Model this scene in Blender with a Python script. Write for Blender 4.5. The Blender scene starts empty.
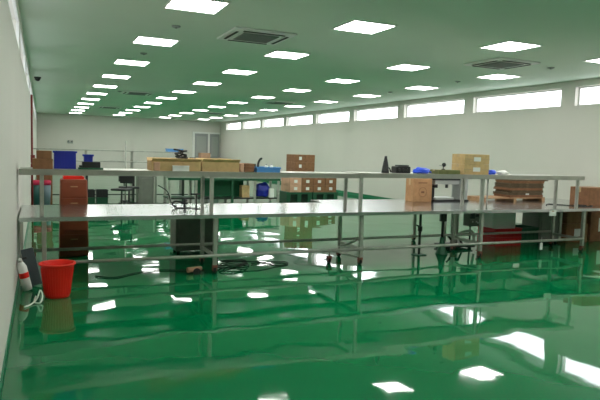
import bpy, bmesh, math, random
from mathutils import Vector, Matrix
random.seed(7)
C = bpy.context.scene.collection
PI = math.pi

# ------------------------------------------------------------------ materials
def new_mat(name):
    m = bpy.data.materials.new(name); m.use_nodes = True
    nt = m.node_tree; b = nt.nodes['Principled BSDF']
    return m, nt, b

def mat(name, col, rough=.6, metal=0., spec=.5, noise=0., nscale=8., bump=0., bscale=40., coat=0., alpha=None, trans=0.):
    m, nt, b = new_mat(name)
    b.inputs['Base Color'].default_value = (*col, 1)
    b.inputs['Roughness'].default_value = rough
    b.inputs['Metallic'].default_value = metal
    b.inputs['Specular IOR Level'].default_value = spec
    b.inputs['Coat Weight'].default_value = coat
    b.inputs['Transmission Weight'].default_value = trans
    tc = nt.nodes.new('ShaderNodeTexCoord')
    if noise:
        n = nt.nodes.new('ShaderNodeTexNoise'); n.inputs['Scale'].default_value = nscale; n.inputs['Detail'].default_value = 5
        nt.links.new(tc.outputs['Object'], n.inputs['Vector'])
        r = nt.nodes.new('ShaderNodeValToRGB')
        r.color_ramp.elements[0].position = .3; r.color_ramp.elements[1].position = .7
        r.color_ramp.elements[0].color = (*[c*(1-noise) for c in col], 1)
        r.color_ramp.elements[1].color = (*[min(1, c*(1+noise)) for c in col], 1)
        nt.links.new(n.outputs['Fac'], r.inputs['Fac']); nt.links.new(r.outputs['Color'], b.inputs['Base Color'])
    if bump:
        n = nt.nodes.new('ShaderNodeTexNoise'); n.inputs['Scale'].default_value = bscale; n.inputs['Detail'].default_value = 3
        nt.links.new(tc.outputs['Object'], n.inputs['Vector'])
        bp = nt.nodes.new('ShaderNodeBump'); bp.inputs['Strength'].default_value = bump; bp.inputs['Distance'].default_value = .01
        nt.links.new(n.outputs['Fac'], bp.inputs['Height']); nt.links.new(bp.outputs['Normal'], b.inputs['Normal'])
    return m

def emis(name, col, s):
    m, nt, b = new_mat(name)
    b.inputs['Base Color'].default_value = (.8, .8, .8, 1)
    b.inputs['Emission Color'].default_value = (*col, 1)
    b.inputs['Emission Strength'].default_value = s
    return m

M = {}
M['wall'] = mat('wall_paint', (.66, .635, .58), .75, noise=.03, nscale=.6, bump=.15, bscale=60)
M['ceiling'] = mat('ceiling_paint_bounce_tint', (.67, .76, .66), .7, noise=.03, nscale=.5)  # pale paint; its green tint stands in for light bounced off the floor
M['white'] = mat('white_enamel', (.8, .8, .78), .4)
M['grille'] = mat('grille_grey', (.26, .27, .26), .6)
M['detector'] = mat('detector_grey', (.34, .36, .34), .6)
M['slot'] = mat('slot_dark', (.02, .02, .02), .7)
M['steel'] = mat('stainless_steel', (.44, .43, .38), .36, metal=.75, noise=.12, nscale=5)
M['steel_frame'] = mat('frame_steel', (.45, .45, .40), .42, metal=.6, noise=.15, nscale=10)
M['dark_metal'] = mat('dark_metal', (.05, .05, .05), .4, metal=.6)
M['black'] = mat('black_plastic', (.012, .012, .014), .5)
M['brown'] = mat('brown_plastic', (.24, .052, .017), .5, noise=.1)
M['card'] = mat('cardboard', (.50, .27, .13), .85, noise=.12, nscale=14)
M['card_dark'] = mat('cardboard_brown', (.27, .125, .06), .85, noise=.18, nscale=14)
M['card_old'] = mat('cardboard_old', (.13, .09, .05), .85, noise=.2, nscale=16)
M['card_tan'] = mat('cardboard_tan', (.62, .42, .20), .8, noise=.12, nscale=14)
M['card_pink'] = mat('cardboard_pink', (.62, .36, .24), .8, noise=.1)
M['tape'] = mat('packing_tape', (.55, .38, .2), .3)
M['paper'] = mat('white_paper', (.8, .8, .76), .7)
M['print'] = mat('carton_print', (.22, .10, .05), .8)
M['wood'] = mat('pale_wood', (.42, .24, .12), .7, noise=.2, nscale=12)
M['blue'] = mat('blue_plastic', (.02, .035, .42), .4)
M['blue_bag'] = mat('blue_film', (.03, .10, .80), .3)
M['light_blue'] = mat('light_blue_plastic', (.10, .33, .72), .4)
M['red'] = mat('red_plastic', (.85, .018, .008), .4)
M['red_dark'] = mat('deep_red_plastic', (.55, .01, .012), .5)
M['red_pipe'] = mat('red_pipe_paint', (.22, .02, .02), .5)
M['pink'] = mat('pink_plastic', (.65, .03, .10), .5)
M['teal'] = mat('teal_plastic', (.02, .10, .09), .5)
M['grey_blue'] = mat('grey_blue_film', (.16, .22, .26), .5)
M['grey_box'] = mat('grey_enamel', (.18, .19, .16), .5, noise=.1)
M['grey_light'] = mat('pale_grey_enamel', (.36, .38, .36), .45)
M['board'] = mat('slate_board', (.07, .085, .095), .6)
M['green'] = mat('green_plastic', (.01, .17, .07), .5)
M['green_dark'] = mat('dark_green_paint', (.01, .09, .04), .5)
M['olive'] = mat('olive_carton', (.16, .17, .06), .8, noise=.2)
M['rubber'] = mat('black_rubber', (.01, .01, .01), .6)
M['cable'] = mat('cable_black', (.012, .014, .012), .45)
M['caster'] = mat('caster_red', (.22, .07, .05), .5)
M['door'] = mat('door_grey', (.30, .31, .31), .5)
M['alu'] = mat('aluminium', (.62, .63, .62), .35, metal=.8)
M['skirt'] = mat('skirting_green', (.0, .16, .065), .4)
M['screen'] = mat('screen_dark', (.01, .02, .02), .15)
M['panel_light'] = emis('panel_diffuser', (1.0, 1.0, .95), 20.)

# shiny poured epoxy floor with gentle undulation
m, nt, b = new_mat('green_epoxy')
tc = nt.nodes.new('ShaderNodeTexCoord')
n1 = nt.nodes.new('ShaderNodeTexNoise'); n1.inputs['Scale'].default_value = .9; n1.inputs['Detail'].default_value = 1.5; n1.inputs['Distortion'].default_value = .4
n2 = nt.nodes.new('ShaderNodeTexNoise'); n2.inputs['Scale'].default_value = 4.0; n2.inputs['Detail'].default_value = 1.0
n3 = nt.nodes.new('ShaderNodeTexNoise'); n3.inputs['Scale'].default_value = .5; n3.inputs['Detail'].default_value = 4
for n in (n1, n2, n3): nt.links.new(tc.outputs['Object'], n.inputs['Vector'])
b1 = nt.nodes.new('ShaderNodeBump'); b1.inputs['Strength'].default_value = 1; b1.inputs['Distance'].default_value = .011
b2 = nt.nodes.new('ShaderNodeBump'); b2.inputs['Strength'].default_value = 1; b2.inputs['Distance'].default_value = .0005
nt.links.new(n1.outputs['Fac'], b1.inputs['Height']); nt.links.new(n2.outputs['Fac'], b2.inputs['Height'])
nt.links.new(b1.outputs['Normal'], b2.inputs['Normal'])
cr = nt.nodes.new('ShaderNodeValToRGB')
cr.color_ramp.elements[0].position = .35; cr.color_ramp.elements[1].position = .7
cr.color_ramp.elements[0].color = (.000, .145, .046, 1); cr.color_ramp.elements[1].color = (.000, .165, .054, 1)
nt.links.new(n3.outputs['Fac'], cr.inputs['Fac']); nt.links.new(cr.outputs['Color'], b.inputs['Base Color'])
b.inputs['Roughness'].default_value = .035; b.inputs['IOR'].default_value = 1.45
nt.links.new(b2.outputs['Normal'], b.inputs['Normal'])
M['floor'] = m

# window glass: clear pane, partly mirror
m = bpy.data.materials.new('window_glass'); m.use_nodes = True; nt = m.node_tree; nt.nodes.clear()
o = nt.nodes.new('ShaderNodeOutputMaterial'); t = nt.nodes.new('ShaderNodeBsdfTransparent'); g = nt.nodes.new('ShaderNodeBsdfGlossy')
g.inputs['Roughness'].default_value = .03; mx = nt.nodes.new('ShaderNodeMixShader'); mx.inputs[0].default_value = .06
nt.links.new(t.outputs[0], mx.inputs[1]); nt.links.new(g.outputs[0], mx.inputs[2]); nt.links.new(mx.outputs[0], o.inputs['Surface'])
M['glass'] = m

# ------------------------------------------------------------------ mesh builder
class MB:
    def __init__(s): s.bm = bmesh.new()
    def box(s, x0, x1, y0, y1, z0, z1, bev=0., rot=0., taper=1., tilt=None):
        cx, cy = (x0+x1)/2, (y0+y1)/2
        vs = []
        for z in (z0, z1):
            k = 1 if z == z0 else taper
            for (x, y) in ((x0, y0), (x1, y0), (x1, y1), (x0, y1)):
                vs.append(s.bm.verts.new((cx+(x-cx)*k, cy+(y-cy)*k, z)))
        fs = [(3, 2, 1, 0), (4, 5, 6, 7), (0, 1, 5, 4), (1, 2, 6, 5), (2, 3, 7, 6), (3, 0, 4, 7)]
        faces = [s.bm.faces.new([vs[i] for i in f]) for f in fs]
        if bev:
            es = list({e for f in faces for e in f.edges})
            r = bmesh.ops.bevel(s.bm, geom=es, offset=bev, segments=2, affect='EDGES', profile=.5)
            vs = list({v for f in r['faces'] for v in f.verts} | {v for v in vs if v.is_valid})
        if rot: bmesh.ops.rotate(s.bm, verts=vs, cent=(cx, cy, 0), matrix=Matrix.Rotation(rot, 3, 'Z'))
        if tilt: bmesh.ops.rotate(s.bm, verts=vs, cent=tilt[0], matrix=Matrix.Rotation(tilt[1], 3, tilt[2]))
        return s
    def cyl(s, p, q, r0, r1=None, n=14):
        r1 = r0 if r1 is None else r1
        return s.tube([p, q], r0, n, r1)
    def tube(s, pts, r, n=8, r1=None):
        pts = [Vector(p) for p in pts]; rings = []
        t0 = (pts[1]-pts[0]).normalized()
        a = Vector((0, 0, 1)) if abs(t0.z) < .9 else Vector((1, 0, 0))
        u = t0.cross(a).normalized()
        for i, p in enumerate(pts):
            t = (pts[min(i+1, len(pts)-1)]-pts[max(i-1, 0)]).normalized()
            u = (u-t*u.dot(t)).normalized(); w = t.cross(u)
            rr = r if (r1 is None) else r+(r1-r)*i/(len(pts)-1)
            rings.append([s.bm.verts.new(p+(u*math.cos(2*PI*k/n)+w*math.sin(2*PI*k/n))*rr) for k in range(n)])
        for A, B in zip(rings, rings[1:]):
            for k in range(n):
                f = s.bm.faces.new((A[k], A[(k+1) % n], B[(k+1) % n], B[k])); f.smooth = n > 6
        s.bm.faces.new(rings[0][::-1]); s.bm.faces.new(rings[-1])
        return s
    def lathe(s, prof, cx, cy, n=28, cap0=True, cap1=True):
        rings = [[s.bm.verts.new((cx+r*math.cos(2*PI*k/n), cy+r*math.sin(2*PI*k/n), z)) for k in range(n)] for r, z in prof]
        for A, B in zip(rings, rings[1:]):
            for k in range(n):
                f = s.bm.faces.new((A[k], A[(k+1) % n], B[(k+1) % n], B[k])); f.smooth = True
        if cap0: s.bm.faces.new(rings[0][::-1])
        if cap1: s.bm.faces.new(rings[-1])
        return s
    def ball(s, c, r, sub=2, sc=(1, 1, 1)):
        g = bmesh.ops.create_icosphere(s.bm, subdivisions=sub, radius=r)
        for v in g['verts']: v.co = Vector((v.co.x*sc[0], v.co.y*sc[1], v.co.z*sc[2]))+Vector(c)
        for f in {f for v in g['verts'] for f in v.link_faces}: f.smooth = True
        return s
    def build(s, name, material, parent=None, off=None):
        bmesh.ops.recalc_face_normals(s.bm, faces=s.bm.faces)
        me = bpy.data.meshes.new(name); s.bm.to_mesh(me); s.bm.free()
        me.materials.append(M[material] if isinstance(material, str) else material)
        ob = bpy.data.objects.new(name, me); C.objects.link(ob)
        if parent is not None: ob.parent = parent
        if off: ob.location = off
        return ob

def smooth_path(P, k=6):
    P = [Vector(p) for p in P]; out = []
    for i in range(len(P)-1):
        p0, p1, p2, p3 = P[max(i-1, 0)], P[i], P[i+1], P[min(i+2, len(P)-1)]
        for j in range(k):
            t = j/k
            out.append(.5*((2*p1)+(-p0+p2)*t+(2*p0-5*p1+4*p2-p3)*t*t+(-p0+3*p1-3*p2+p3)*t**3))
    out.append(P[-1]); return out

def thing(name, loc, label, cat, group=None, rz=0.):
    o = bpy.data.objects.new(name, None); C.objects.link(o); o.empty_display_size = .1
    o.location = loc; o.rotation_euler = (0, 0, rz)
    o['label'] = label; o['category'] = cat
    if group: o['group'] = group
    return o
def tag(o, label, cat, group=None):
    o['label'] = label; o['category'] = cat
    if group: o['group'] = group
    return o
def struct(o): o['kind'] = 'structure'; return o
def kids(r): return [c for c in bpy.data.objects if c.parent == r]
def dup(root, loc, label, rz=None):
    r = root.copy(); C.objects.link(r); r.location = loc; r['label'] = label
    if rz is not None: r.rotation_euler = (0, 0, rz)
    for ch in kids(root):
        c = ch.copy(); C.objects.link(c); c.parent = r
        for gch in kids(ch):
            d = gch.copy(); C.objects.link(d); d.parent = c
    return r

# ------------------------------------------------------------------ setting
XL, XR, YN, YF, ZC = -.24, 10.05, -3.0, 35.0, 3.12
WZ0, WZ1 = 2.60, 2.99
struct(MB().box(XL-.3, XR+.3, YN-.3, YF+.3, -.2, 0).build('floor', 'floor'))
struct(MB().box(XL-.3, XR+.3, YN-.3, YF+.3, ZC, ZC+.2).build('ceiling', 'ceiling'))
struct(MB().box(XL-.3, XR+.3, YF, YF+.25, 0, ZC).build('wall_far', 'wall'))
struct(MB().box(XL-.3, XR+.3, YN-.25, YN, 0, ZC).build('wall_back', 'wall'))

def window_wall(name, xa, xb, spans):
    w = MB(); w.box(xa, xb, YN, YF, 0, WZ0); w.box(xa, xb, YN, YF, WZ1, ZC)
    y = YN
    for (a, b_) in spans:
        w.box(xa, xb, y, a, WZ0, WZ1); y = b_
    w.box(xa, xb, y, YF, WZ0, WZ1)
    return struct(w.build(name, 'wall'))
spans_r = [(9.19+3.11*k-.01, 9.19+3.11*k+2.74) for k in range(-4, 8)]
spans_l = [(8.45+3.11*k, 8.45+3.11*k+2.72) for k in range(-4, 8)]
spans_l = [s for s in spans_l if s[0] > YN+.2]; spans_r = [s for s in spans_r if s[0] > YN+.2]
window_wall('wall_right', XR, XR+.24, spans_r)
window_wall('wall_left', XL-.10, XL, spans_l)
wi = 0
for side, spans in (('r', spans_r), ('l', spans_l)):
    for (a, b_) in spans:
        wi += 1
        x0, x1 = (XR+.10, XR+.15) if side == 'r' else (XL-.035, XL-.002)
        f = MB(); t = .03
        f.box(x0, x1, a, b_, WZ0, WZ0+t); f.box(x0, x1, a, b_, WZ1-t, WZ1)
        f.box(x0, x1, a, a+t, WZ0+t, WZ1-t); f.box(x0, x1, b_-t, b_, WZ0+t, WZ1-t)
        fo = struct(f.build('window_%d' % wi, 'white'))
        xm = (x0+x1)/2 if side == 'r' else XL-.008
        MB().box(xm-.003, xm+.003, a+t, b_-t, WZ0+t, WZ1-t).build('pane', 'glass', fo)
        # daylight portal (helps sample the sky through the opening)
        L = bpy.data.lights.new('window_portal', 'AREA'); L.shape = 'RECTANGLE'; L.size = b_-a; L.size_y = WZ1-WZ0
        L.cycles.is_portal = True
        lo = bpy.data.objects.new('window_portal', L); C.objects.link(lo)
        s_ = 1 if side == 'r' else -1
        lo.matrix_world = Matrix(((0, 0, s_, (XR+.235) if side == 'r' else (XL-.095)), (1, 0, 0, (a+b_)/2), (0, s_, 0, (WZ0+WZ1)/2), (0, 0, 0, 1)))
        # area lights shine along local -Z -> into the room
struct(MB().box(XR-.015, XR, 15.0, YF, 0, .10).build('baseboard_right', 'skirt'))
struct(MB().box(XL, XL+.012, YN, YF, 0, .05).build('baseboard_left', 'skirt'))

# far double doorway (two glazed leaves in a white frame)
for i, (a, b_) in enumerate(((8.47, 9.28), (9.40, 10.0))):
    d = struct(MB().box(a, b_, YF-.05, YF, 0, 2.36).build('door_%d' % (i+1), 'door'))
    MB().box(a+.1, b_-.1, YF-.056, YF-.05, 1.0, 2.2).build('door_pane', 'grey_light', d)
    MB().box(b_-.1 if i == 0 else a+.05, b_-.06 if i == 0 else a+.09, YF-.11, YF-.05, .98, 1.12, .005).build('door_handle', 'alu', d)
tr = MB().box(8.33, 8.47, YF-.07, YF, 0, 2.46).box(9.28, 9.40, YF-.07, YF, 0, 2.46).box(8.47, 10.04, YF-.07, YF, 2.36, 2.46)
struct(tr.build('trim_1', 'white'))

# ------------------------------------------------------------------ ceiling lights
LX = (1.617, 3.81, 6.27, 8.44); LY0, LDY = 6.706, 2.607
ords = ['nearest', 'second', 'third', 'fourth', 'fifth', 'sixth', 'seventh', 'eighth', 'ninth', 'tenth', 'eleventh', 'twelfth', 'thirteenth', 'fourteenth']
cols = ['row nearest left wall', 'second row from left', 'third row from left', 'row nearest right wall']
L0 = None
for ci, x in enumerate(LX):
    for k in range(-2, 11):
        y = LY0+LDY*k; n = 10-k
        lab = 'square ceiling light panel, %s, %s from far wall' % (cols[ci], 'first' if n == 0 else ords[n])
        if L0 is None:
            L0 = thing('ceiling_light', (x, y, ZC), lab, 'ceiling light', 'recessed square ceiling light panels')
            f = MB(); a, t = .312, .022
            f.box(-a, a, -a, -a+t, -.012, 0).box(-a, a, a-t, a, -.012, 0).box(-a, -a+t, -a+t, a-t, -.012, 0).box(a-t, a, -a+t, a-t, -.012, 0)
            f.build('frame', 'white', L0)
            MB().box(-a+t, a-t, -a+t, a-t, -.008, 0).build('diffuser', 'panel_light', L0)
        else:
            dup(L0, (x, y, ZC), lab)

# air conditioning cassettes
A0 = None
acl = [(2.80, 8.02, 'square ceiling air conditioner nearest the camera, left of centre'),
       (7.25, 7.95, 'square ceiling air conditioner nearest the right windows and camera'),
       (2.68, 18.5, 'distant ceiling air conditioner, middle one of the left three'),
       (7.35, 18.5, 'distant ceiling air conditioner, middle one of the right three'),
       (2.68, 26.4, 'farthest ceiling air conditioner on the left side'),
       (7.25, 26.4, 'farthest ceiling air conditioner on the right side')]
for x, y, lab in acl:
    if A0 is None:
        A0 = thing('air_conditioner', (x, y, ZC-.001), lab, 'air conditioner', 'ceiling air conditioner cassettes')
        MB().box(-.45, .45, -.45, .45, -.03, 0, .012).build('casing', 'white', A0)
        g = MB()
        g.box(-.26, .26, -.26, .26, -.041, -.035)
        for j in range(13): g.box(-.25, .25, -.25+j*.04, -.238+j*.04, -.047, -.041)
        g.build('grille', 'grille', A0)
        for (a, b_, c, d) in ((-.30, .30, .35, .385), (-.30, .30, -.385, -.35), (.35, .385, -.30, .30), (-.385, -.35, -.30, .30)):
            MB().box(a, b_, c, d, -.041, -.035).build('air_slot', 'slot', A0)
    else: dup(A0, (x, y, ZC-.001), lab)
D0 = None
for x, y, lab in [(1.64, 10.6, 'small round detector on the ceiling, left side beside the second light'),
                  (1.66, 8.0, 'small round detector on the ceiling between the two nearest left lights'),
                  (2.15, 18.4, 'small round detector beside the distant left air conditioner'),
                  (8.3, 7.85, 'small round detector on the ceiling above the nearest full right window'),
                  (8.3, 10.4, 'small round detector above the second right window, just past the light panel'),
                  (8.4, 13.25, 'small round detector on the ceiling above the third right window')]:
    if D0 is None:
        D0 = thing('smoke_detector', (x, y, ZC), lab, 'smoke detector', 'round ceiling detectors')
        MB().lathe([(.06, 0), (.06, -.012), (.045, -.022), (.02, -.026)], 0, 0, 20).build('housing', 'detector', D0)
        MB().lathe([(.018, -.026), (.012, -.032)], 0, 0, 12).build('sensor', 'slot', D0)
    else: dup(D0, (x, y, ZC), lab)
dc = thing('dome_camera', (-.08, 16.0, ZC), 'black dome camera on the ceiling beside the left wall', 'camera')
MB().lathe([(.08, 0), (.08, -.03), (.07, -.035)], 0, 0, 20).build('mount', 'slot', dc)
MB().ball((0, 0, -.04), .066, 2).build('dome', 'black', dc)

# red riser pipe on left wall
rp = thing('riser_pipe', (XL+.04, 14.7, 0), 'thin dark red vertical pipe running up the left wall', 'pipe')
MB().cyl((0, 0, 0), (0, 0, 2.58), .022).build('pipe', 'red_pipe', rp)
for z in (1.13, .93): MB().box(-.03, .06, -.05, .05, z-.09, z+.09, .008).build('valve_box', 'red_pipe', rp)
fx = thing('emergency_light', (1.46, YF, 1.55), 'small dark twin lamp fitting on the far wall above the blue crate', 'lamp')
MB().box(-.14, .14, -.05, 0, -.03, .06, .01).build('housing', 'grey_light', fx)
for s in (-1, 1): MB().ball((s*.09, -.07, .09), .055, 2).build('lamp_head', 'grille', fx)

# ------------------------------------------------------------------ front benches
TZ, YB0, YB1 = .72, 6.65, 7.95
def caster(root, x, y, red=True):
    o = MB().box(x-.028, x+.028, y-.03, y+.03, .07, .10).box(x-.028, x-.02, y-.02, y+.03, .03, .075).box(x+.02, x+.028, y-.02, y+.03, .03, .075).build('caster', 'caster' if red else 'steel_frame', root)
    MB().cyl((x-.017, y+.01, .036), (x+.017, y+.01, .036), .036, n=18).build('wheel', 'rubber', o)
def bench(name, x0, x1, legs, rails, label, YB1=8.0, rear=False):
    t = thing(name, (0, 0, 0), label, 'workbench', 'long stainless steel workbenches')
    w = MB().box(x0, x1, YB0, YB1, TZ-.006, TZ)
    w.box(x0, x1, YB0, YB0+.012, TZ-.045, TZ-.006).box(x0, x1, YB1-.012, YB1, TZ-.045, TZ-.006)
    w.box(x0, x0+.012, YB0+.012, YB1-.012, TZ-.045, TZ-.006).box(x1-.012, x1, YB0+.012, YB1-.012, TZ-.045, TZ-.006)
    w.build('tabletop', 'steel_top', t)
    fr = MB()
    for y in (6.70, 7.33): fr.box(x0+.02, x1-.02, y, y+.04, TZ-.05, TZ-.007)
    for x in legs: fr.box(x-.018, x+.018, 6.74, YB1-.02, TZ-.05, TZ-.007)
    fr.build('under_frame', 'steel_frame', t)
    for x in legs:
        for y in (6.74, 7.35)+((YB1-.06,) if rear else ()):
            MB().box(x-.024, x+.024, y-.024, y+.024, .10, TZ-.05, .004).build('leg', 'steel_frame', t)
            caster(t, x, y)
        MB().box(x-.015, x+.015, 6.765, 7.325, .19, .23).build('cross_rail', 'steel_frame', t)
    a, b_ = rails
    MB().cyl((a, 6.72, .215), (b_, 6.72, .215), .021).build('rail', 'steel_frame', t)
    MB().cyl((a, 7.37, .25), (b_, 7.37, .25), .019).build('rail', 'steel_frame', t)
    return t
M['steel_top'] = mat('polished_bench_top', (.68, .67, .70), .19, metal=1., noise=.06, nscale=4, bump=.06, bscale=5)
bA = bench('workbench', -.22, 3.95, (.02, 1.90, 3.91), (-.20, 3.93), 'long stainless steel workbench on the left, from the left wall past the red basket')
MB().box(-.21, -.18, 6.66, 6.69, 0, TZ-.045).build('leg', 'steel_frame', bA)
for x in (3.91,):
    MB().tube([(x-.02, 7.33, .14), (x-.02, 6.78, .33)], .014).build('brace', 'steel_frame', bA)
    MB().box(x-.40, x-.02, 6.93, 6.96, .165, .19).build('brace', 'steel_frame', bA)
    MB().tube([(x-.36, 6.945, .18), (x-.03, 6.76, .10)], .013).build('brace', 'steel_frame', bA)
    MB().cyl((x-.36, 6.945, .09), (x-.36, 6.945, .17), .014).build('stem', 'steel_frame', bA)
    caster(bA, x-.36, 6.945)
bB = bench('workbench', 3.955, 9.3, (5.95, 8.06), (3.955, 8.06), 'long stainless steel workbench on the right, carrying the press and cardboard stacks', 8.48, True)

def shelf(x0, x1, posts, z, label, rods=()):
    t = thing('bench_shelf', (0, 0, TZ), label, 'shelf', 'raised steel shelves above the benches')
    w = MB().box(x0, x1, 6.74, 7.27, z-.004-TZ, z-TZ).box(x0, x1, 6.74, 6.752, z-.062-TZ, z-.004-TZ).box(x0, x1, 7.258, 7.27, z-.045-TZ, z-.004-TZ)
    w.box(x0, x0+.01, 6.752, 7.258, z-.045-TZ, z-.004-TZ).box(x1-.01, x1, 6.752, 7.258, z-.045-TZ, z-.004-TZ)
    w.build('shelf_board', 'steel', t)
    for x in posts:
        for y in (6.79, 7.22):
            MB().box(x-.021, x+.021, y-.021, y+.021, 0, z-.045-TZ, .004).build('post', 'steel_frame', t)
        MB().box(x-.05, x+.05, 6.755, 7.255, z-.06-TZ, z-.0455-TZ).build('bracket', 'steel_frame', t)
    for x in rods: MB().cyl((x, 6.84, 0), (x, 6.84, z-.045-TZ), .010).build('rod', 'steel_frame', t)
    return t
SZA, SZB = 1.222, 1.232
shelf(-.22, 3.855, (0., 1.86), SZA, 'raised steel shelf over the left bench, carrying crates and tan cartons')
shelf(3.859, 8.02, (3.91, 5.97, 7.93), SZB, 'raised steel shelf over the right bench, carrying tools and the taped carton', (6.05, 6.12))

# ------------------------------------------------------------------ cartons
def carton(x0, x1, y0, y1, z0, z1, material, label, rot=0., tape=True, labels=0, band=False, group=None, name='cardboard_box', printing=False, cat='box'):
    cx, cy = (x0+x1)/2, (y0+y1)/2; a, b_, h = (x1-x0)/2, (y1-y0)/2, z1-z0
    t = thing(name, (cx, cy, z0), label, cat, group, rot)
    MB().box(-a, a, -b_, b_, 0, h, min(.006, h*.1)).build('box_body', material, t)
    if tape:
        w = MB().box(-a+.002, a-.002, -.025, .025, h, h+.002)
        w.box(-.025 if b_ > a else -a-.002, .025 if b_ > a else -a, -.025, .025, h*.72, h) if b_ <= a else None
        w.build('tape', 'tape', t)
    if band:
        MB().box(-a-.002, a+.002, -b_-.002, -b_, h*.46, h*.56).build('tape', 'tape', t)
    for k in range(labels):
        zz = h*(k+.5)/labels
        MB().box(-a*.28, a*.28, -b_-.004, -b_-.001, zz-h*.14/labels*1.4, zz+h*.14/labels*1.6).build('paper_label', 'paper', t)
    if printing:
        w = MB().box(-a*.5, a*.45, -b_-.002, -b_, h*.80, h*.84)
        w2 = [(-b_-.001)]
        n = 20
        for k in range(n):
            p = 2*PI*k/n; q = 2*PI*(k+1)/n; R_ = h*.2; zc = h*.42
            w.box(R_*math.cos(p)-.006, R_*math.cos(p)+.006, -b_-.002, -b_, zc+R_*math.sin(p)-.006, zc+R_*math.sin(p)+.006)
        w.box(-.03, .03, -b_-.002, -b_, h*.38, h*.46)
        w.build('printed_mark', 'print', t)
    return t
def crate(x0, x1, y0, y1, z0, z1, material, label, group=None, rot=0., name='plastic_crate', wall=.01, holes=True, cat='crate'):
    cx, cy = (x0+x1)/2, (y0+y1)/2; a, b_, h = (x1-x0)/2, (y1-y0)/2, z1-z0
    t = thing(name, (cx, cy, z0), label, cat, group, rot)
    w = MB().box(-a, a, -b_, b_, 0, wall)
    w.box(-a, a, -b_, -b_+wall, wall, h).box(-a, a, b_-wall, b_, wall, h).box(-a, -a+wall, -b_+wall, b_-wall, wall, h).box(a-wall, a, -b_+wall, b_-wall, wall, h)
    if holes:
        k = max(2, int(2*a/.09))
        for j in range(k+1):
            xx = -a+.006+j*(2*a-.012)/k
            w.box(xx-.005, xx+.005, -b_-.008, -b_, .01, h-.02)
    w.build('crate_body', material, t)
    r = MB().box(-a-.01, a+.01, -b_-.012, -b_+.002, h-.02, h).box(-a-.01, a+.01, b_-.002, b_+.012, h-.02, h).box(-a-.012, -a+.002, -b_, b_, h-.02, h).box(a-.002, a+.012, -b_, b_, h-.02, h)
    r.build('rim', material, t)
    return t
def open_tray(x0, x1, y0, y1, z0, z1, material, label, rot=0.):
    cx, cy = (x0+x1)/2, (y0+y1)/2; a, b_, h = (x1-x0)/2, (y1-y0)/2, z1-z0
    t = thing('cardboard_tray', (cx, cy, z0), label, 'box', 'open tan cardboard trays on the left shelf', rot)
    q = .006
    w = MB().box(-a, a, -b_, b_, 0, q).box(-a, a, -b_, -b_+q, q, h).box(-a, a, b_-q, b_, q, h).box(-a, -a+q, -b_+q, b_-q, q, h).box(a-q, a, -b_+q, b_-q, q, h)
    w.build('box_body', material, t)
    for s in (-1, 1):
        MB().box(-a, a, s*b_-.003, s*b_+.003, h, h+.055, tilt=((0, s*b_, h), -s*.9, 'X')).build('flap', material, t)
    return t

# left shelf items (z = SZA)
z = SZA
gL = 'brown cartons at the wall end of the left shelf'
carton(-.09, .11, 6.80, 7.00, z, z+.11, 'card_dark', 'brown carton at the wall end of the left shelf, lowest of its pile', group=gL)
carton(-.05, .10, 6.81, 6.98, z+.11, z+.195, 'card_dark', 'small brown carton topmost of the pile at the wall end of the left shelf', group=gL)
crate(.125, .35, 6.95, 7.20, z, z+.195, 'blue', 'large blue plastic crate on the left shelf beside the brown cartons')
crate(.43, .52, 6.88, 6.98, z+.085, z+.165, 'blue', 'small blue plastic crate standing on the dark parts tray')
pr_ = thing('parts_tray', (.50, 6.90, z), 'dark green flat parts tray right of the blue crate', 'tray')
MB().box(-.13, .13, -.06, .06, 0, .02, .004).build('tray_base', 'green_dark', pr_)
MB().box(-.12, -.03, -.04, .04, .02, .045, .004).box(-.09, .10, -.05, .055, .02, .085, .006).build('contents', 'black', pr_)
open_tray(1.15, 1.72, 6.79, 7.10, z, z+.11, 'card_tan', 'open tan cardboard tray behind the small white box')
open_tray(1.74, 2.20, 6.79, 7.10, z, z+.115, 'card_tan', 'open tan cardboard tray right of centre over the bench posts')
carton(1.17, 1.24, 6.752, 6.785, z, z+.10, 'card_pink', 'narrow pinkish carton at the left end of the tan trays', tape=False)
wb = thing('white_box', (1.48, 6.764, z), 'small white box standing in front of the tan cardboard tray', 'box')
MB().box(-.095, .095, -.016, .016, 0, .055, .004).build('box_body', 'paper', wb)
MB().box(-.097, .097, -.018, .018, .055, .065, .002).build('lid', 'white', wb)
# black cable tangle lying in tray
pts = []
for k in range(90):
    a = k*.55; r = .05+.035*math.sin(k*1.7)
    pts.append((1.52+r*math.cos(a), 6.96+.8*r*math.sin(a), z+.05+.0022*k+.012*math.sin(k*.9)))
tag(MB().tube(pts, .010, 6).build('cable_bundle', 'cable'), 'black tangled cable bundle heaped inside the tan tray', 'cable')
bt = thing('flat_case', (1.72, 7.18, z), 'dark blue flat case standing behind the tan trays', 'case')
MB().box(-.10, .10, -.03, .03, 0, .13, .008).build('body', 'blue', bt)
MB().tube([(-.04, 0, .128), (-.04, 0, .15), (.04, 0, .15), (.04, 0, .128)], .006).build('handle', 'black', bt)
for i, (xx, yy_) in enumerate(((1.98, 7.18), (2.14, 7.19))):
    carton(xx-.05, xx+.05, yy_-.04, yy_+.04, z, z+.145+.0*i, 'card_dark', ['small brown carton behind the right tan tray, left one', 'small brown carton behind the right tan tray, right one'][i], group='small brown cartons behind the tan trays', tape=False)
carton(2.215, 2.265, 6.80, 7.05, z, z+.105, 'card_pink', 'narrow pale carton between the tan tray and the stacked brown cartons', tape=False)
for i in range(3):
    carton(2.275, 2.40, 6.81, 7.03, z+i*.035, z+i*.035+.034, 'card_dark', ['bottom', 'middle', 'top'][i]+' flat brown carton of the pile left of the light blue crate', tape=False, group='flat brown cartons by the light blue crate', rot=.02*i)
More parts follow.
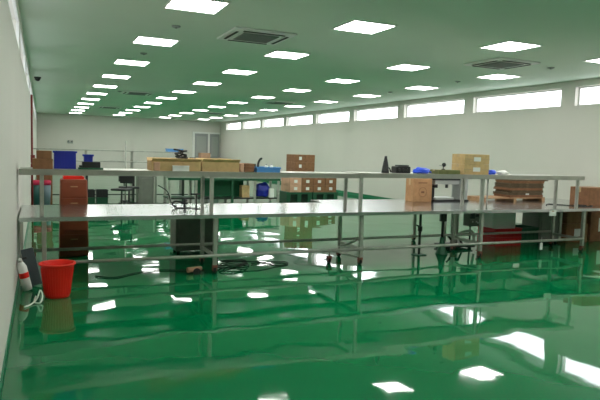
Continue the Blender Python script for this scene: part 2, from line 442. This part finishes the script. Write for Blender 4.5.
crate(2.43, 2.73, 6.78, 7.02, z, z+.065, 'light_blue', 'light blue shallow plastic crate in the middle of the left shelf')
gt = thing('hand_tool', (2.48, 6.90, z+.011), 'black hand tool standing up in the light blue crate', 'tool')
MB().tube(smooth_path([(0, 0, 0), (0, 0, .07), (.01, 0, .12), (.035, 0, .155), (.05, 0, .15)]), .014, 8).build('handle', 'black', gt)
MB().tube([(-.035, 0, 0), (-.04, 0, .09)], .011, 8).build('jaw', 'black', gt)
for i, xx in enumerate((2.60, 2.67)):
    b0 = thing('plastic_bottle', (xx, 6.92, z+.011), ['white bottle cap beside the hand tool in the light blue crate', 'white bottle in the light blue crate farthest right'][i], 'bottle', 'white bottles in the light blue crate')
    MB().lathe([(.022, 0), (.022, .06), (.01, .075)], 0, 0, 16).build('bottle_body', 'paper', b0)
    MB().lathe([(.011, .075), (.011, .09)], 0, 0, 12).build('cap', 'grey_light', b0)

# right shelf items (z = SZB)
z = SZB
gn = thing('nozzle_tool', (4.38, 6.95, z), 'black conical nozzle tool standing at the left of the right shelf', 'tool')
MB().lathe([(.055, 0), (.052, .03), (.038, .12), (.022, .20), (.018, .235)], 0, 0, 18).build('nozzle', 'black', gn)
MB().tube(smooth_path([(.02, 0, .06), (.06, 0, .07), (.085, 0, .03), (.09, 0, .008)]), .009, 8).build('handle', 'black', gn)
dv = thing('black_device', (4.65, 6.97, z), 'black boxy device with round knobs on the right shelf', 'device')
MB().box(-.12, .12, -.07, .07, 0, .095, .012).build('housing', 'black', dv)
MB().box(-.07, .10, -.05, .05, .095, .115, .006).build('top_cover', 'dark_metal', dv)
for s in (-.07, 0, .07): MB().cyl((s, -.07, .05), (s, -.088, .05), .02).build('knob', 'dark_metal', dv)
bb = thing('blue_bag', (4.97, 6.93, z), 'bright blue plastic bag beside the black device', 'bag')
def bag(parent, name, material, rx, ry, rz, cx=0, seed=1):
    g = bmesh.new(); bmesh.ops.create_icosphere(g, subdivisions=4, radius=1); rnd = random.Random(seed)
    ph = [rnd.uniform(0, 6) for _ in range(4)]
    for v in g.verts:
        c = v.co; k = 1+.07*math.sin(5*c.x+ph[0]+3*c.z)+.06*math.sin(6*c.y+ph[1]-4*c.x)+.05*math.sin(9*c.z+ph[2])
        c.x *= rx*k; c.y *= ry*k; c.z = max(-.62, c.z)*rz*k
    zm = min(v.co.z for v in g.verts)
    for v in g.verts: v.co.z -= zm; v.co.x += cx
    for f in g.faces: f.smooth = True
    w = MB(); w.bm.free(); w.bm = g
    return w.build(name, material, parent)
bag(bb, 'bag_body', 'blue_bag', .14, .08, .052)
MB().tube(smooth_path([(.11, 0, .02), (.15, -.01, .03), (.17, 0, .012)]), .008).build('bag_neck', 'blue_bag', bb)
ob = carton(5.17, 5.56, 6.80, 7.02, z, z+.06, 'olive', 'flat olive carton under the small black webcam', tape=True)
wc = thing('webcam', (5.33, 6.90, z+.062), 'small black round webcam on the olive carton', 'camera')
MB().lathe([(.03, 0), (.03, .006), (.008, .012), (.007, .05)], 0, 0, 16).build('stand', 'black', wc)
MB().ball((.01, 0, .07), .032, 2).build('camera_head', 'black', wc)
MB().tube([(-.02, 0, .055), (-.07, 0, .062)], .006).build('arm', 'grey_light', wc)
# big taped carton: 2 high
for i in range(2):
    c = carton(5.62, 6.08, 6.79, 7.08, z+.15*i, z+.15*i+.147, 'card_tan', ['lower', 'upper'][i]+' tan carton with white label stacked at centre of the right shelf', labels=1, band=True, group='tan labelled cartons on the right shelf', rot=-.02+.03*i)
bg = thing('blue_bag', (6.24, 6.92, z), 'dark blue plastic bag with a white bag end, right of the tan cartons', 'bag')
bag(bg, 'bag_body', 'blue_bag', .09, .06, .045, seed=3)
wg = thing('white_bag', (6.46, 6.92, z), 'pale white plastic bag lying right of the dark blue bag', 'bag')
bag(wg, 'bag_body', 'paper', .11, .06, .038, seed=5)
MB().tube(smooth_path([(.09, 0, .02), (.13, .01, .028), (.15, 0, .012)]), .008).build('bag_neck', 'paper', wg)

# right bench-top items (z = TZ)
z = TZ
carton(5.58, 5.95, 7.97, 8.20, z, z+.385, 'card', 'brown carton with printed mark standing on the bench left of the press', printing=True)
ps = thing('bench_press', (6.30, 8.12, z), 'black and silver bench machine with wide grey column on the right bench', 'machine')
ps.scale = (1.13, 1.1, 1.08)
MB().box(-.27, .38, -.14, .16, 0, .03, .006).build('base_plate', 'dark_metal', ps)
MB().box(-.22, .12, -.11, .12, .03, .065, .004).build('work_table', 'alu', ps)
MB().box(-.27, .21, -.13, .15, .335, .37, .006).build('top_cover', 'black', ps)
MB().box(-.24, .21, -.11, .12, .27, .335, .006).build('head', 'alu', ps)
MB().box(-.27, -.20, -.05, .12, .03, .27, .004).build('side_column', 'black', ps)
MB().box(.215, .36, -.13, .08, .03, .375, .006).build('grey_column', 'grey_light', ps)
for s in (-.15, .04):
    MB().cyl((s, -.02, .21), (s, -.02, .27), .022).build('spindle', 'black', ps)
MB().cyl((-.235, -.05, .24), (-.235, -.12, .24), .025).build('knob', 'black', ps)
pl = thing('wooden_pallet', (7.74, 8.16, z), 'low wooden slatted pallet under the flattened carton stack', 'pallet')
w = MB()
for j in range(5): w.box(-.74, .70, -.24+j*.10, -.16+j*.10, .05, .07)
w.build('slat', 'wood', pl)
for s in (-.74, -.04, .64): MB().box(s, s+.06, -.24, .24, 0, .05).build('bearer', 'wood', pl)
# stack of flattened cartons
gs = 'flattened cartons stacked on the right bench'
names = ['bottom', 'second from bottom', 'third from bottom', 'fourth from bottom', 'fourth from top', 'third from top', 'second from top', 'topmost']
zz = z+.0705
for i in range(8):
    h = .042 if i < 7 else .022
    j = random.uniform(-.028, .028); a0, a1 = (7.62, 8.42) if i < 7 else (7.64, 8.56)
    t = thing('flattened_carton', ((a0+a1)/2+j, 8.14, zz), names[i]+' layer of the flattened brown carton stack on the bench', 'cardboard', gs, random.uniform(-.02, .02))
    w = MB()
    hw = (a1-a0)/2
    for q in range(3):
        e = random.uniform(0, .03); w.box(-hw+e, hw-random.uniform(0, .02), -.21+e*.6, .21, q*h/3, (q+1)*h/3-.0015)
    w.build('sheets', 'card_old' if i % 3 else 'card_dark', t)
    MB().box(-.02, .02, -.213, .212, h-.0015, h).build('strap', 'tape', t)
    if i == 1: MB().box(-.02, .06, -.216, -.212, .002, .030).build('paper_label', 'paper', t)
    zz += h
carton(8.47, 8.95, 7.0, 7.4, z, z+.31, 'card_dark', 'brown carton at the far right end of the bench', band=False)
tag(MB().tube(smooth_path([(7.66, 7.15, z+.008), (7.95, 7.35, z+.008), (8.15, 7.02, z+.008), (8.35, 7.18, z+.008), (8.5, 6.95, z+.008), (8.2, 6.9, z+.008), (8.1, 7.1, z+.008)]), .007).build('power_cable', 'cable'), 'thin dark cable looping on the bench beside the last shelf posts', 'cable')
pg = thing('paper_note', (7.27, 6.648, .655), 'white paper note hanging from the right bench rim', 'paper')
MB().box(-.075, .075, -.003, 0, -.04, .04).build('sheet', 'paper', pg)
MB().box(-.02, .02, -.005, -.003, .025, .04).build('tape', 'tape', pg)

# left bench top items
cl = thing('clamp_fixture', (1.66, 7.42, TZ), 'small black clamp fixture on the left bench beside the shelf posts', 'tool')
MB().box(-.10, .10, -.05, .05, 0, .012, .002).build('base_plate', 'dark_metal', cl)
MB().tube(smooth_path([(-.08, 0, .01), (-.14, 0, .05), (-.10, 0, .09), (-.02, 0, .08), (.05, 0, .10)]), .012, 8).build('lever', 'black', cl)
MB().cyl((.02, 0, .01), (.02, 0, .12), .014).build('post', 'black', cl)
MB().box(-.03, .06, -.02, .02, .05, .075, .004).build('jaw', 'black', cl)
st = thing('tool_stand', (1.80, 7.30, TZ), 'thin black T shaped stand beside the clamp on the left bench', 'tool')
MB().box(-.04, .04, -.04, .04, 0, .008).build('base_plate', 'dark_metal', st)
MB().cyl((0, 0, .008), (0, 0, .19), .010).build('post', 'black', st)
MB().cyl((-.07, 0, .19), (.07, 0, .19), .010).build('crossbar', 'black', st)

# ------------------------------------------------------------------ behind / under left bench
dr = thing('drawer_cabinet', (.39, 8.40, 0), 'tall brown plastic drawer cabinet behind the left end of the bench', 'cabinet')
MB().box(-.185, .185, -.18, .18, 0, 1.03, .02, taper=.90).build('cabinet_body', 'brown', dr)
for zc, hh in ((.90, .2), (.68, .2), (.45, .2), (.2, .2)):
    yf = -.18*(1-.1*zc/1.03)-.012
    dd = MB().box(-.15, .15, yf, yf+.014, zc-hh/2, zc+hh/2, .004).build('drawer', 'brown', dr)
    MB().box(-.045, .045, yf-.008, yf, zc+.03, zc+.045, .003).build('handle', 'card', dd)
rt = thing('red_tray', (.39, 8.42, 1.03), 'shallow bright red tray on top of the brown drawer cabinet', 'tray')
MB().box(-.13, .13, -.12, .14, 0, .008).box(-.13, .13, -.12, -.11, .008, .035).box(-.13, .13, .13, .14, .008, .035).build('tray_base', 'red', rt)
MB().box(-.13, -.12, -.11, .13, .008, .035).box(.12, .13, -.11, .13, .008, .035).build('end_wall', 'red', rt)

def grey_machine(x, y, w_, h, label):
    t = thing('machine_cabinet', (x, y, 0), label, 'cabinet', 'grey machine cabinets on the floor')
    MB().box(-w_/2, w_/2, -.2, .2, .04, h, .01).build('cabinet_body', 'grey_box', t)
    MB().box(-w_/2+.05, w_/2-.12, -.21, -.2, .09, h-.06, .003).build('front_panel', 'grey_box', t)
    MB().box(w_/2-.09, w_/2-.05, -.225, -.2, .05, h-.02, .004).build('corner_bar', 'steel_frame', t)
    for s in (-1, 1):
        MB().cyl((s*(w_/2-.06), -.12, 0), (s*(w_/2-.06), -.12, .04), .025).build('foot', 'rubber', t)
        MB().cyl((s*(w_/2-.06), .12, 0), (s*(w_/2-.06), .12, .04), .025).build('foot', 'rubber', t)
    return t
grey_machine(2.02, 8.28, .62, .66, 'grey machine cabinet behind the left bench, beside the coiled cable')
grey_machine(2.47, 15.35, .47, .74, 'distant grey machine cabinet beyond the left bench, under its shelf')

# teal bins with pink lids by left wall (far side)
for i, (x, y, m1) in enumerate(((-.125, 15.25, 'teal'), (.10, 15.25, 'grey_blue'))):
    t = thing('storage_tub', (x, y, 0), ['tall dark teal tub with pink lid against the left wall', 'tall grey blue tub with pink lid beside the left wall tub'][i], 'tub', 'lidded tubs by the left wall')
    MB().lathe([(.085, 0), (.10, .3), (.10, .50)], 0, 0, 20).build('tub_body', m1, t)
    MB().lathe([(.107, .50), (.107, .59), (.08, .61)], 0, 0, 20).build('lid', 'pink', t)
carton(-.12, .24, 15.5, 15.9, 0, .55, 'card_dark', 'brown carton on the floor behind the lidded tubs, lower of two', group='brown cartons stacked by the left wall')
carton(-.12, .24, 15.5, 15.9, .55, 1.05, 'card_dark', 'brown carton stacked behind the lidded tubs, upper of two', group='brown cartons stacked by the left wall')

# ------------------------------------------------------------------ floor items left
bk = thing('waste_basket', (.135, 6.10, 0), 'bright red plastic basket on the floor by the left wall', 'basket')
prof = [(.112, 0), (.115, .02), (.150, .31), (.163, .33)]
w = MB().lathe(prof, 0, 0, 36, True, False)
w.lathe([(.108, .006), (.144, .31), (.150, .33)][::-1], 0, 0, 36, False, True)
w.build('basket_body', 'red', bk)
MB().lathe([(.150, .322), (.170, .322), (.170, .338), (.150, .338), (.150, .322)], 0, 0, 36, False, False).build('rim', 'red', bk)
w = MB()
for k in range(36):
    a = 2*PI*k/36
    w.tube([(.118*math.cos(a), .118*math.sin(a), .03), (.150*math.cos(a), .150*math.sin(a), .30)], .003, 4)
w.build('rib', 'red', bk)
bd = thing('slate_panel', (-.10, 6.62, 0), 'dark grey flat panel leaning at the left wall behind the white tank', 'panel')
MB().box(-.02, .10, -.008, .008, 0, .40, .003, tilt=((0, 0, 0), -.22, 'Y')).build('board', 'board', bd)
MB().box(-.05, .02, -.012, -.008, .30, .32, tilt=((0, 0, 0), -.22, 'Y')).build('edge_strip', 'dark_metal', bd)
ex = thing('white_canister', (-.135, 6.42, .010), 'white canister with red band by the left wall', 'canister')
MB().lathe([(.042, 0), (.045, .02), (.045, .24), (.03, .28), (.014, .295)], 0, 0, 24).build('canister_body', 'paper', ex)
MB().lathe([(.0465, .13), (.0465, .185)], 0, 0, 24, False, False).build('red_band', 'red', ex)
MB().lathe([(.018, .295), (.018, .33), (.010, .335)], 0, 0, 16).build('cap', 'paper', ex)
ex.rotation_euler = (0, -.22, 0)
tag(MB().tube(smooth_path([(-.06, 6.12, .009), (-.07, 5.9, .009), (-.02, 5.86, .009), (.0, 5.95, .05), (-.02, 5.98, .10), (-.05, 5.93, .03), (-.1, 5.82, .009), (-.15, 5.75, .009)]), .008).build('white_cable', 'paper'), 'white cable curled on the floor between canister and red basket', 'cable')
# floor cable left to coil
tag(MB().tube(smooth_path([(.55, 6.9, .008), (.75, 6.78, .008), (1.0, 6.95, .008), (1.3, 7.05, .008), (1.6, 6.95, .008), (1.8, 7.0, .008)]), .0065).build('floor_cable', 'cable'), 'black cable snaking on the floor under the left bench', 'cable')
pts = []
for k in range(95):
    a = k*.16; r = .15+.045*math.sin(k*.31)
    pts.append((2.22+r*1.35*math.cos(a), 7.02+r*.8*math.sin(a), .010+.0006*k+.004*math.sin(k*.7)))
pts += [(2.55, 6.98, .06), (2.75, 6.92, .01), (2.95, 6.98, .01), (2.98, 7.12, .01), (2.75, 7.18, .01), (2.5, 7.12, .01)]
tag(MB().tube(smooth_path(pts, 2), .0075, 6).build('coiled_cable', 'cable'), 'black coiled cable on the floor right of the bench leg', 'cable')
tl = thing('angle_grinder', (1.68, 6.78, 0), 'beige and red hand tool lying on the floor beside the bench leg', 'tool')
MB().cyl((-.10, 0, .045), (.08, .05, .05), .032, .026).build('body', 'card_pink', tl)
MB().cyl((.0, -.05, .03), (.02, .0, .05), .03, .022).build('head', 'red', tl)
MB().cyl((.0, -.065, .03), (.0, -.05, .03), .045).build('disc', 'dark_metal', tl)

# ------------------------------------------------------------------ under right bench clutter
jt = thing('jack_stand', (5.17, 7.17, 0), 'thin dark adjustable support stand under the bench, left of the machine stand', 'stand')
MB().box(-.09, .09, -.07, .07, 0, .012).build('foot_plate', 'green_dark', jt)
MB().cyl((0, 0, .012), (0, 0, .66), .019).build('post', 'dark_metal', jt)
MB().cyl((0, 0, .36), (0, 0, .43), .034).build('collar', 'rubber', jt)
MB().cyl((-.03, -.03, .43), (-.10, -.05, .46), .009).build('knob', 'rubber', jt)
js = thing('jack_stand', (5.57, 7.15, 0), 'dark green support stand with black clamp head under the bench', 'stand')
MB().lathe([(.10, 0), (.09, .015), (.045, .12), (.03, .26)], 0, 0, 16).build('base', 'green_dark', js)
MB().cyl((0, 0, .26), (0, 0, .62), .020).build('post', 'dark_metal', js)
MB().box(-.05, .05, -.03, .03, .50, .62, .008).build('clamp_head', 'rubber', js)
ms = thing('machine_stand', (6.14, 7.62, 0), 'grey twin post machine stand under the bench below the press', 'stand')
MB().box(-.22, .30, -.16, .18, .03, .06, .004).build('base', 'dark_metal', ms)
for x, r in ((-.16, .014), (.0, .034), (.085, .026)):
    MB().cyl((x, 0, .06), (x, 0, .66), r).build('post', 'steel_frame', ms)
MB().cyl((-.24, -.12, 0), (-.24, -.12, .66), .011).build('thin_post', 'alu', ms)
for sx in (-.18, .26):
    for sy in (-.12, .14): MB().cyl((sx, sy, 0), (sx, sy, .03), .03).build('foot', 'rubber', ms)
MB().tube(smooth_path([(-.02, -.12, .18), (.06, -.13, .26), (.22, -.13, .285), (.30, -.13, .26), (.33, -.14, .10)]), .02, 10).build('pipe', 'steel_frame', ms)
MB().tube(smooth_path([(-.15, -.06, .22), (-.08, -.1, .14), (.02, -.14, .17), (.1, -.12, .07)]), .016).build('hose', 'rubber', ms)
MB().tube(smooth_path([(-.14, -.05, .60), (-.05, -.08, .5), (-.10, -.08, .4), (-.02, -.08, .3)]), .007).build('cord', 'paper', ms)
cb = thing('control_box', (6.58, 7.66, 0), 'grey control box with black screen and white buttons on a stalk under the bench', 'control box')
MB().cyl((.0, .06, 0), (.0, .06, .36), .015).build('stalk', 'dark_metal', cb)
MB().lathe([(.10, 0), (.10, .012), (.03, .03)], 0, .06, 18).build('foot', 'dark_metal', cb)
MB().box(-.13, .09, -.06, .09, .34, .62, .008).build('housing', 'grey_box', cb)
MB().box(-.115, -.015, -.066, -.06, .47, .60, .002).build('screen', 'screen', cb)
MB().box(.0, .07, -.068, -.06, .50, .59, .003).build('switch_panel', 'black', cb)
for q in ((.02, .56), (.05, .56), (.02, .42), (.05, .40), (-.06, .42)): MB().cyl((q[0], -.06, q[1]), (q[0], -.074, q[1]), .011).build('button', 'paper', cb)
bw = thing('white_sack', (7.2, 7.73, .16), 'large pale sack standing in the red crate under the right bench', 'sack')
MB().box(-.26, .24, -.13, .14, 0, .46, .03, taper=1.02).build('sack_body', 'paper', bw)
MB().box(-.23, .22, -.1, .11, .46, .465, .0).build('sack_top', 'paper', bw)
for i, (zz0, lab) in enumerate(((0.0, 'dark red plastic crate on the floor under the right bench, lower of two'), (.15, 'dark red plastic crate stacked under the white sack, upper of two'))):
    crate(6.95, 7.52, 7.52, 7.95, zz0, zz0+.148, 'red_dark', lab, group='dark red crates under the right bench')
bw.location = (7.24, 7.74, .16)
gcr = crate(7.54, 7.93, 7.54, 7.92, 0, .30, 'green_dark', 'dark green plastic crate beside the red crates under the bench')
grey_machine(8.24, 7.76, .56, .58, 'grey machine cabinet under the right bench between green crate and cartons')
gb = 'brown cartons at the right end under the bench'
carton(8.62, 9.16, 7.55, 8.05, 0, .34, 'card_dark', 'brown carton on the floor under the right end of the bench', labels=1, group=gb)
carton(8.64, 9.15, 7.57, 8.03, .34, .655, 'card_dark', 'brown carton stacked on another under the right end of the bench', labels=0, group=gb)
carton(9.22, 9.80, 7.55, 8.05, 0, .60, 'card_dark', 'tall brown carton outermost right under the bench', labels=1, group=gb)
tgp = thing('paper_tag', (7.12, 6.690, .08), 'white paper tag hanging below the front rail of the right bench', 'tag')
MB().box(-.028, .028, -.002, .002, 0, .11).build('sheet', 'paper', tgp)
MB().cyl((0, 0, .11), (0, 0, .20), .003, n=6).build('string', 'paper', tgp)

# ------------------------------------------------------------------ second row (distance)
def far_rack(x0, x1, y, posts, label):
    t = thing('assembly_rack', (0, y, 0), label, 'rack', 'distant assembly racks')
    MB().box(x0, x1, -.02, .40, 1.33, 1.36).build('top_shelf', 'steel_frame', t)
    MB().box(x0, x1, -.02, .40, 1.03, 1.06).build('middle_shelf', 'steel_frame', t)
    MB().box(x0, x1, -.3, .40, .70, .73).build('tabletop', 'green', t)
    MB().box(x0, x1, .0, .03, .12, .15).build('rail', 'dark_metal', t)
    for x in posts:
        MB().box(x-.03, x+.03, .33, .39, 0, 1.33).build('post', 'steel_frame', t)
        MB().box(x-.03, x+.03, -.02, .04, 0, .70).build('leg', 'dark_metal', t)
    return t
far_rack(-.2, 3.9, 16.8, (-.1, 1.12, 2.35, 3.75), 'distant steel assembly rack behind the left bench with two raised shelves')
po = thing('floor_pole', (2.07, 16.3, 0), 'thin vertical pole rising above the distant assembly rack', 'pole')
MB().cyl((0, 0, .015), (0, 0, 1.62), .018).build('pole', 'steel_frame', po)
MB().lathe([(.14, 0), (.14, .012), (.03, .03)], 0, 0, 16).build('base', 'dark_metal', po)
crate(3.3, 3.75, 16.85, 17.15, 1.36, 1.45, 'light_blue', 'pale blue crate on top shelf of the distant assembly rack')
# green belt bench
gbn = thing('green_workbench', (0, 15.2, 0), 'distant green panelled workbench seen between the shelf posts', 'workbench')
MB().box(3.0, 6.15, 0, .75, .70, .735).build('tabletop', 'steel_frame', gbn)
MB().box(3.0, 6.15, 0, .03, .64, .70).build('front_beam', 'green_dark', gbn)
MB().box(3.9, 5.25, .60, .63, .16, .70).build('back_panel', 'green', gbn)
MB().box(3.0, 6.15, .04, .08, .13, .17).build('rail', 'dark_metal', gbn)
MB().box(3.0, 6.15, .1, .7, .155, .17).build('lower_shelf', 'green_dark', gbn)
for x in (3.05, 3.75, 4.2, 4.75, 5.4, 6.1):
    MB().box(x-.03, x+.03, .01, .07, 0, .70).build('leg', 'green_dark' if x in (4.2, 4.75) else 'steel_frame', gbn)
    MB().box(x-.03, x+.03, .64, .70, 0, .70).build('leg', 'steel_frame', gbn)
carton(5.05, 5.27, 15.30, 15.55, .17, .50, 'card_tan', 'tan carton on the lower shelf of the green workbench')
bl = thing('blue_sack', (5.72, 15.5, .17), 'blue sack on the lower shelf of the green workbench', 'sack')
bag(bl, 'bag_body', 'blue', .22, .14, .24, seed=9)
carton(5.84, 5.98, 15.24, 15.32, .17, .42, 'paper', 'small white box in front of the blue sack', tape=False)

# work chairs
def work_chair(x, y, rz, label):
    t = thing('work_chair', (x, y, 0), label, 'chair', 'black work chairs in the distance', rz)
    for k in range(5):
        a = 2*PI*k/5
        l = MB().tube([(0, 0, .10), (.25*math.cos(a), .25*math.sin(a), .065)], .017).build('base_arm', 'dark_metal', t)
        MB().cyl((.25*math.cos(a)-.012, .25*math.sin(a), .03), (.25*math.cos(a)+.012, .25*math.sin(a), .03), .03, n=12).build('wheel', 'rubber', l)
    MB().cyl((0, 0, .08), (0, 0, .44), .022).build('column', 'dark_metal', t)
    MB().box(-.19, .19, -.19, .19, .44, .49, .02).build('seat', 'black', t)
    MB().tube(smooth_path([(0, .1, .44), (0, .22, .46), (0, .24, .6), (0, .23, .66)]), .013).build('back_bar', 'dark_metal', t)
    MB().box(-.16, .16, .21, .235, .60, .80, .01).build('backrest', 'black', t)
    return t
w0 = work_chair(1.98, 14.9, .4, 'black work chair beneath the thin pole, right of the other')
dup(w0, (1.72, 14.2, 0), 'black work chair farther left, beside the dark bins', -.6)
for i, (x, h) in enumerate(((.92, .18), (1.22, .16))):
    crate(x, x+.26, 14.9, 15.2, 0, .22, 'green_dark', ['dark green crate on the far floor beside the brown cabinet, lower left', 'dark green crate on the far floor beside the chairs, lower right'][i], group='dark crates on the far floor')
    crate(x, x+.26, 14.9, 15.2, .221, .40, 'black', ['black crate stacked on the left dark green crate', 'black crate stacked on the right dark green crate'][i], group='dark crates on the far floor')
tag(MB().tube(smooth_path([(2.75, 15.2, .5), (2.95, 15.0, .35), (3.05, 14.9, .05), (3.3, 14.8, .012), (3.8, 14.75, .012)]), .014).build('hose', 'cable'), 'black hose drooping from the distant grey cabinet to the floor', 'hose')

# pallet stack
for i, (x0, x1) in enumerate(((6.45, 7.25), (7.29, 8.10))):
    t = thing('plastic_pallet', ((x0+x1)/2, 15.85, 0), ['left dark green pallet under the distant carton stack', 'right dark green pallet under the distant carton stack'][i], 'pallet', 'pallets under the distant cartons')
    a = (x1-x0)/2
    w = MB()
    for s in (-a, -.06, a-.12): w.box(s, s+.12, -.4, .4, 0, .24)
    w.build('bearer', 'green_dark', t)
    MB().box(-a, a, -.4, .4, .24, .30).build('deck', 'green_dark', t)
gp = 'distant cartons on pallets'
rowsn = ['lower', 'upper']
for r_ in range(2):
    for c in range(4):
        x0 = 6.55+c*.38
        carton(x0, x0+.37, 15.47, 16.15, .30+.21*r_, .30+.21*r_+.207, 'card_dark' if c > 0 else 'card_pink', 'distant brown carton in the %s layer above the pallets, %s of four' % (rowsn[r_], ['leftmost', 'second from left', 'third from left', 'rightmost'][c]), labels=1, group=gp)
for r_ in range(3):
    for c in range(2):
        x0 = 6.72+c*.31
        carton(x0, x0+.305, 15.5, 16.2, .72+.225*r_, .72+.225*r_+.222, 'card_dark', 'distant brown carton in the tall block above the shelf, %s, %s column' % (['lowest', 'middle height', 'topmost'][r_], ['left', 'right'][c]), labels=1 if c == 0 else 0, group=gp)
carton(8.62, 9.2, 34.0, 34.6, 0, 1.2, 'card_pink', 'pinkish carton in front of the left far door', tape=False)

# ------------------------------------------------------------------ world, camera
wd = bpy.data.worlds.new('sky'); bpy.context.scene.world = wd; wd.use_nodes = True
bg_ = wd.node_tree.nodes['Background']; bg_.inputs['Color'].default_value = (.93, .97, 1., 1); bg_.inputs['Strength'].default_value = 1.0
nt = wd.node_tree; tc = nt.nodes.new('ShaderNodeTexCoord'); sx = nt.nodes.new('ShaderNodeSeparateXYZ')
nt.links.new(tc.outputs['Generated'], sx.inputs[0])
def mr(sock, a, b_, c, d):
    n = nt.nodes.new('ShaderNodeMapRange'); n.inputs['From Min'].default_value = a; n.inputs['From Max'].default_value = b_
    n.inputs['To Min'].default_value = c; n.inputs['To Max'].default_value = d; nt.links.new(sock, n.inputs['Value']); return n.outputs['Result']
east = mr(sx.outputs['X'], -.3, .3, 3.2, 7.5)      # overcast sky, far brighter on the right side of the building
up = mr(sx.outputs['Z'], -.06, .0, .42, 1.0)      # ground outside is darker
mu = nt.nodes.new('ShaderNodeMath'); mu.operation = 'MULTIPLY'; nt.links.new(east, mu.inputs[0]); nt.links.new(up, mu.inputs[1])
nt.links.new(mu.outputs[0], bg_.inputs['Strength'])

yaw, pitch, roll = math.radians(23.98916), math.radians(-4.81484), math.radians(1.7816)
f = Vector((math.sin(yaw)*math.cos(pitch), math.cos(yaw)*math.cos(pitch), math.sin(pitch)))
r = Vector((math.cos(yaw), -math.sin(yaw), 0)); u = r.cross(f)
r2 = r*math.cos(roll)+u*math.sin(roll); u2 = -r*math.sin(roll)+u*math.cos(roll)
cam = bpy.data.cameras.new('camera'); co = bpy.data.objects.new('camera', cam); C.objects.link(co)
co.matrix_world = Matrix(((r2.x, u2.x, -f.x, 0), (r2.y, u2.y, -f.y, 0), (r2.z, u2.z, -f.z, 1.5), (0, 0, 0, 1)))
cam.sensor_width = 36; cam.sensor_fit = 'HORIZONTAL'; cam.lens = 582.4464*36/600; cam.clip_start = .02; cam.clip_end = 200
S = bpy.context.scene; S.camera = co
S.view_settings.view_transform = 'Standard'; S.view_settings.look = 'None'; S.view_settings.exposure = 0.; S.view_settings.gamma = 1
S.view_settings.use_curve_mapping = False
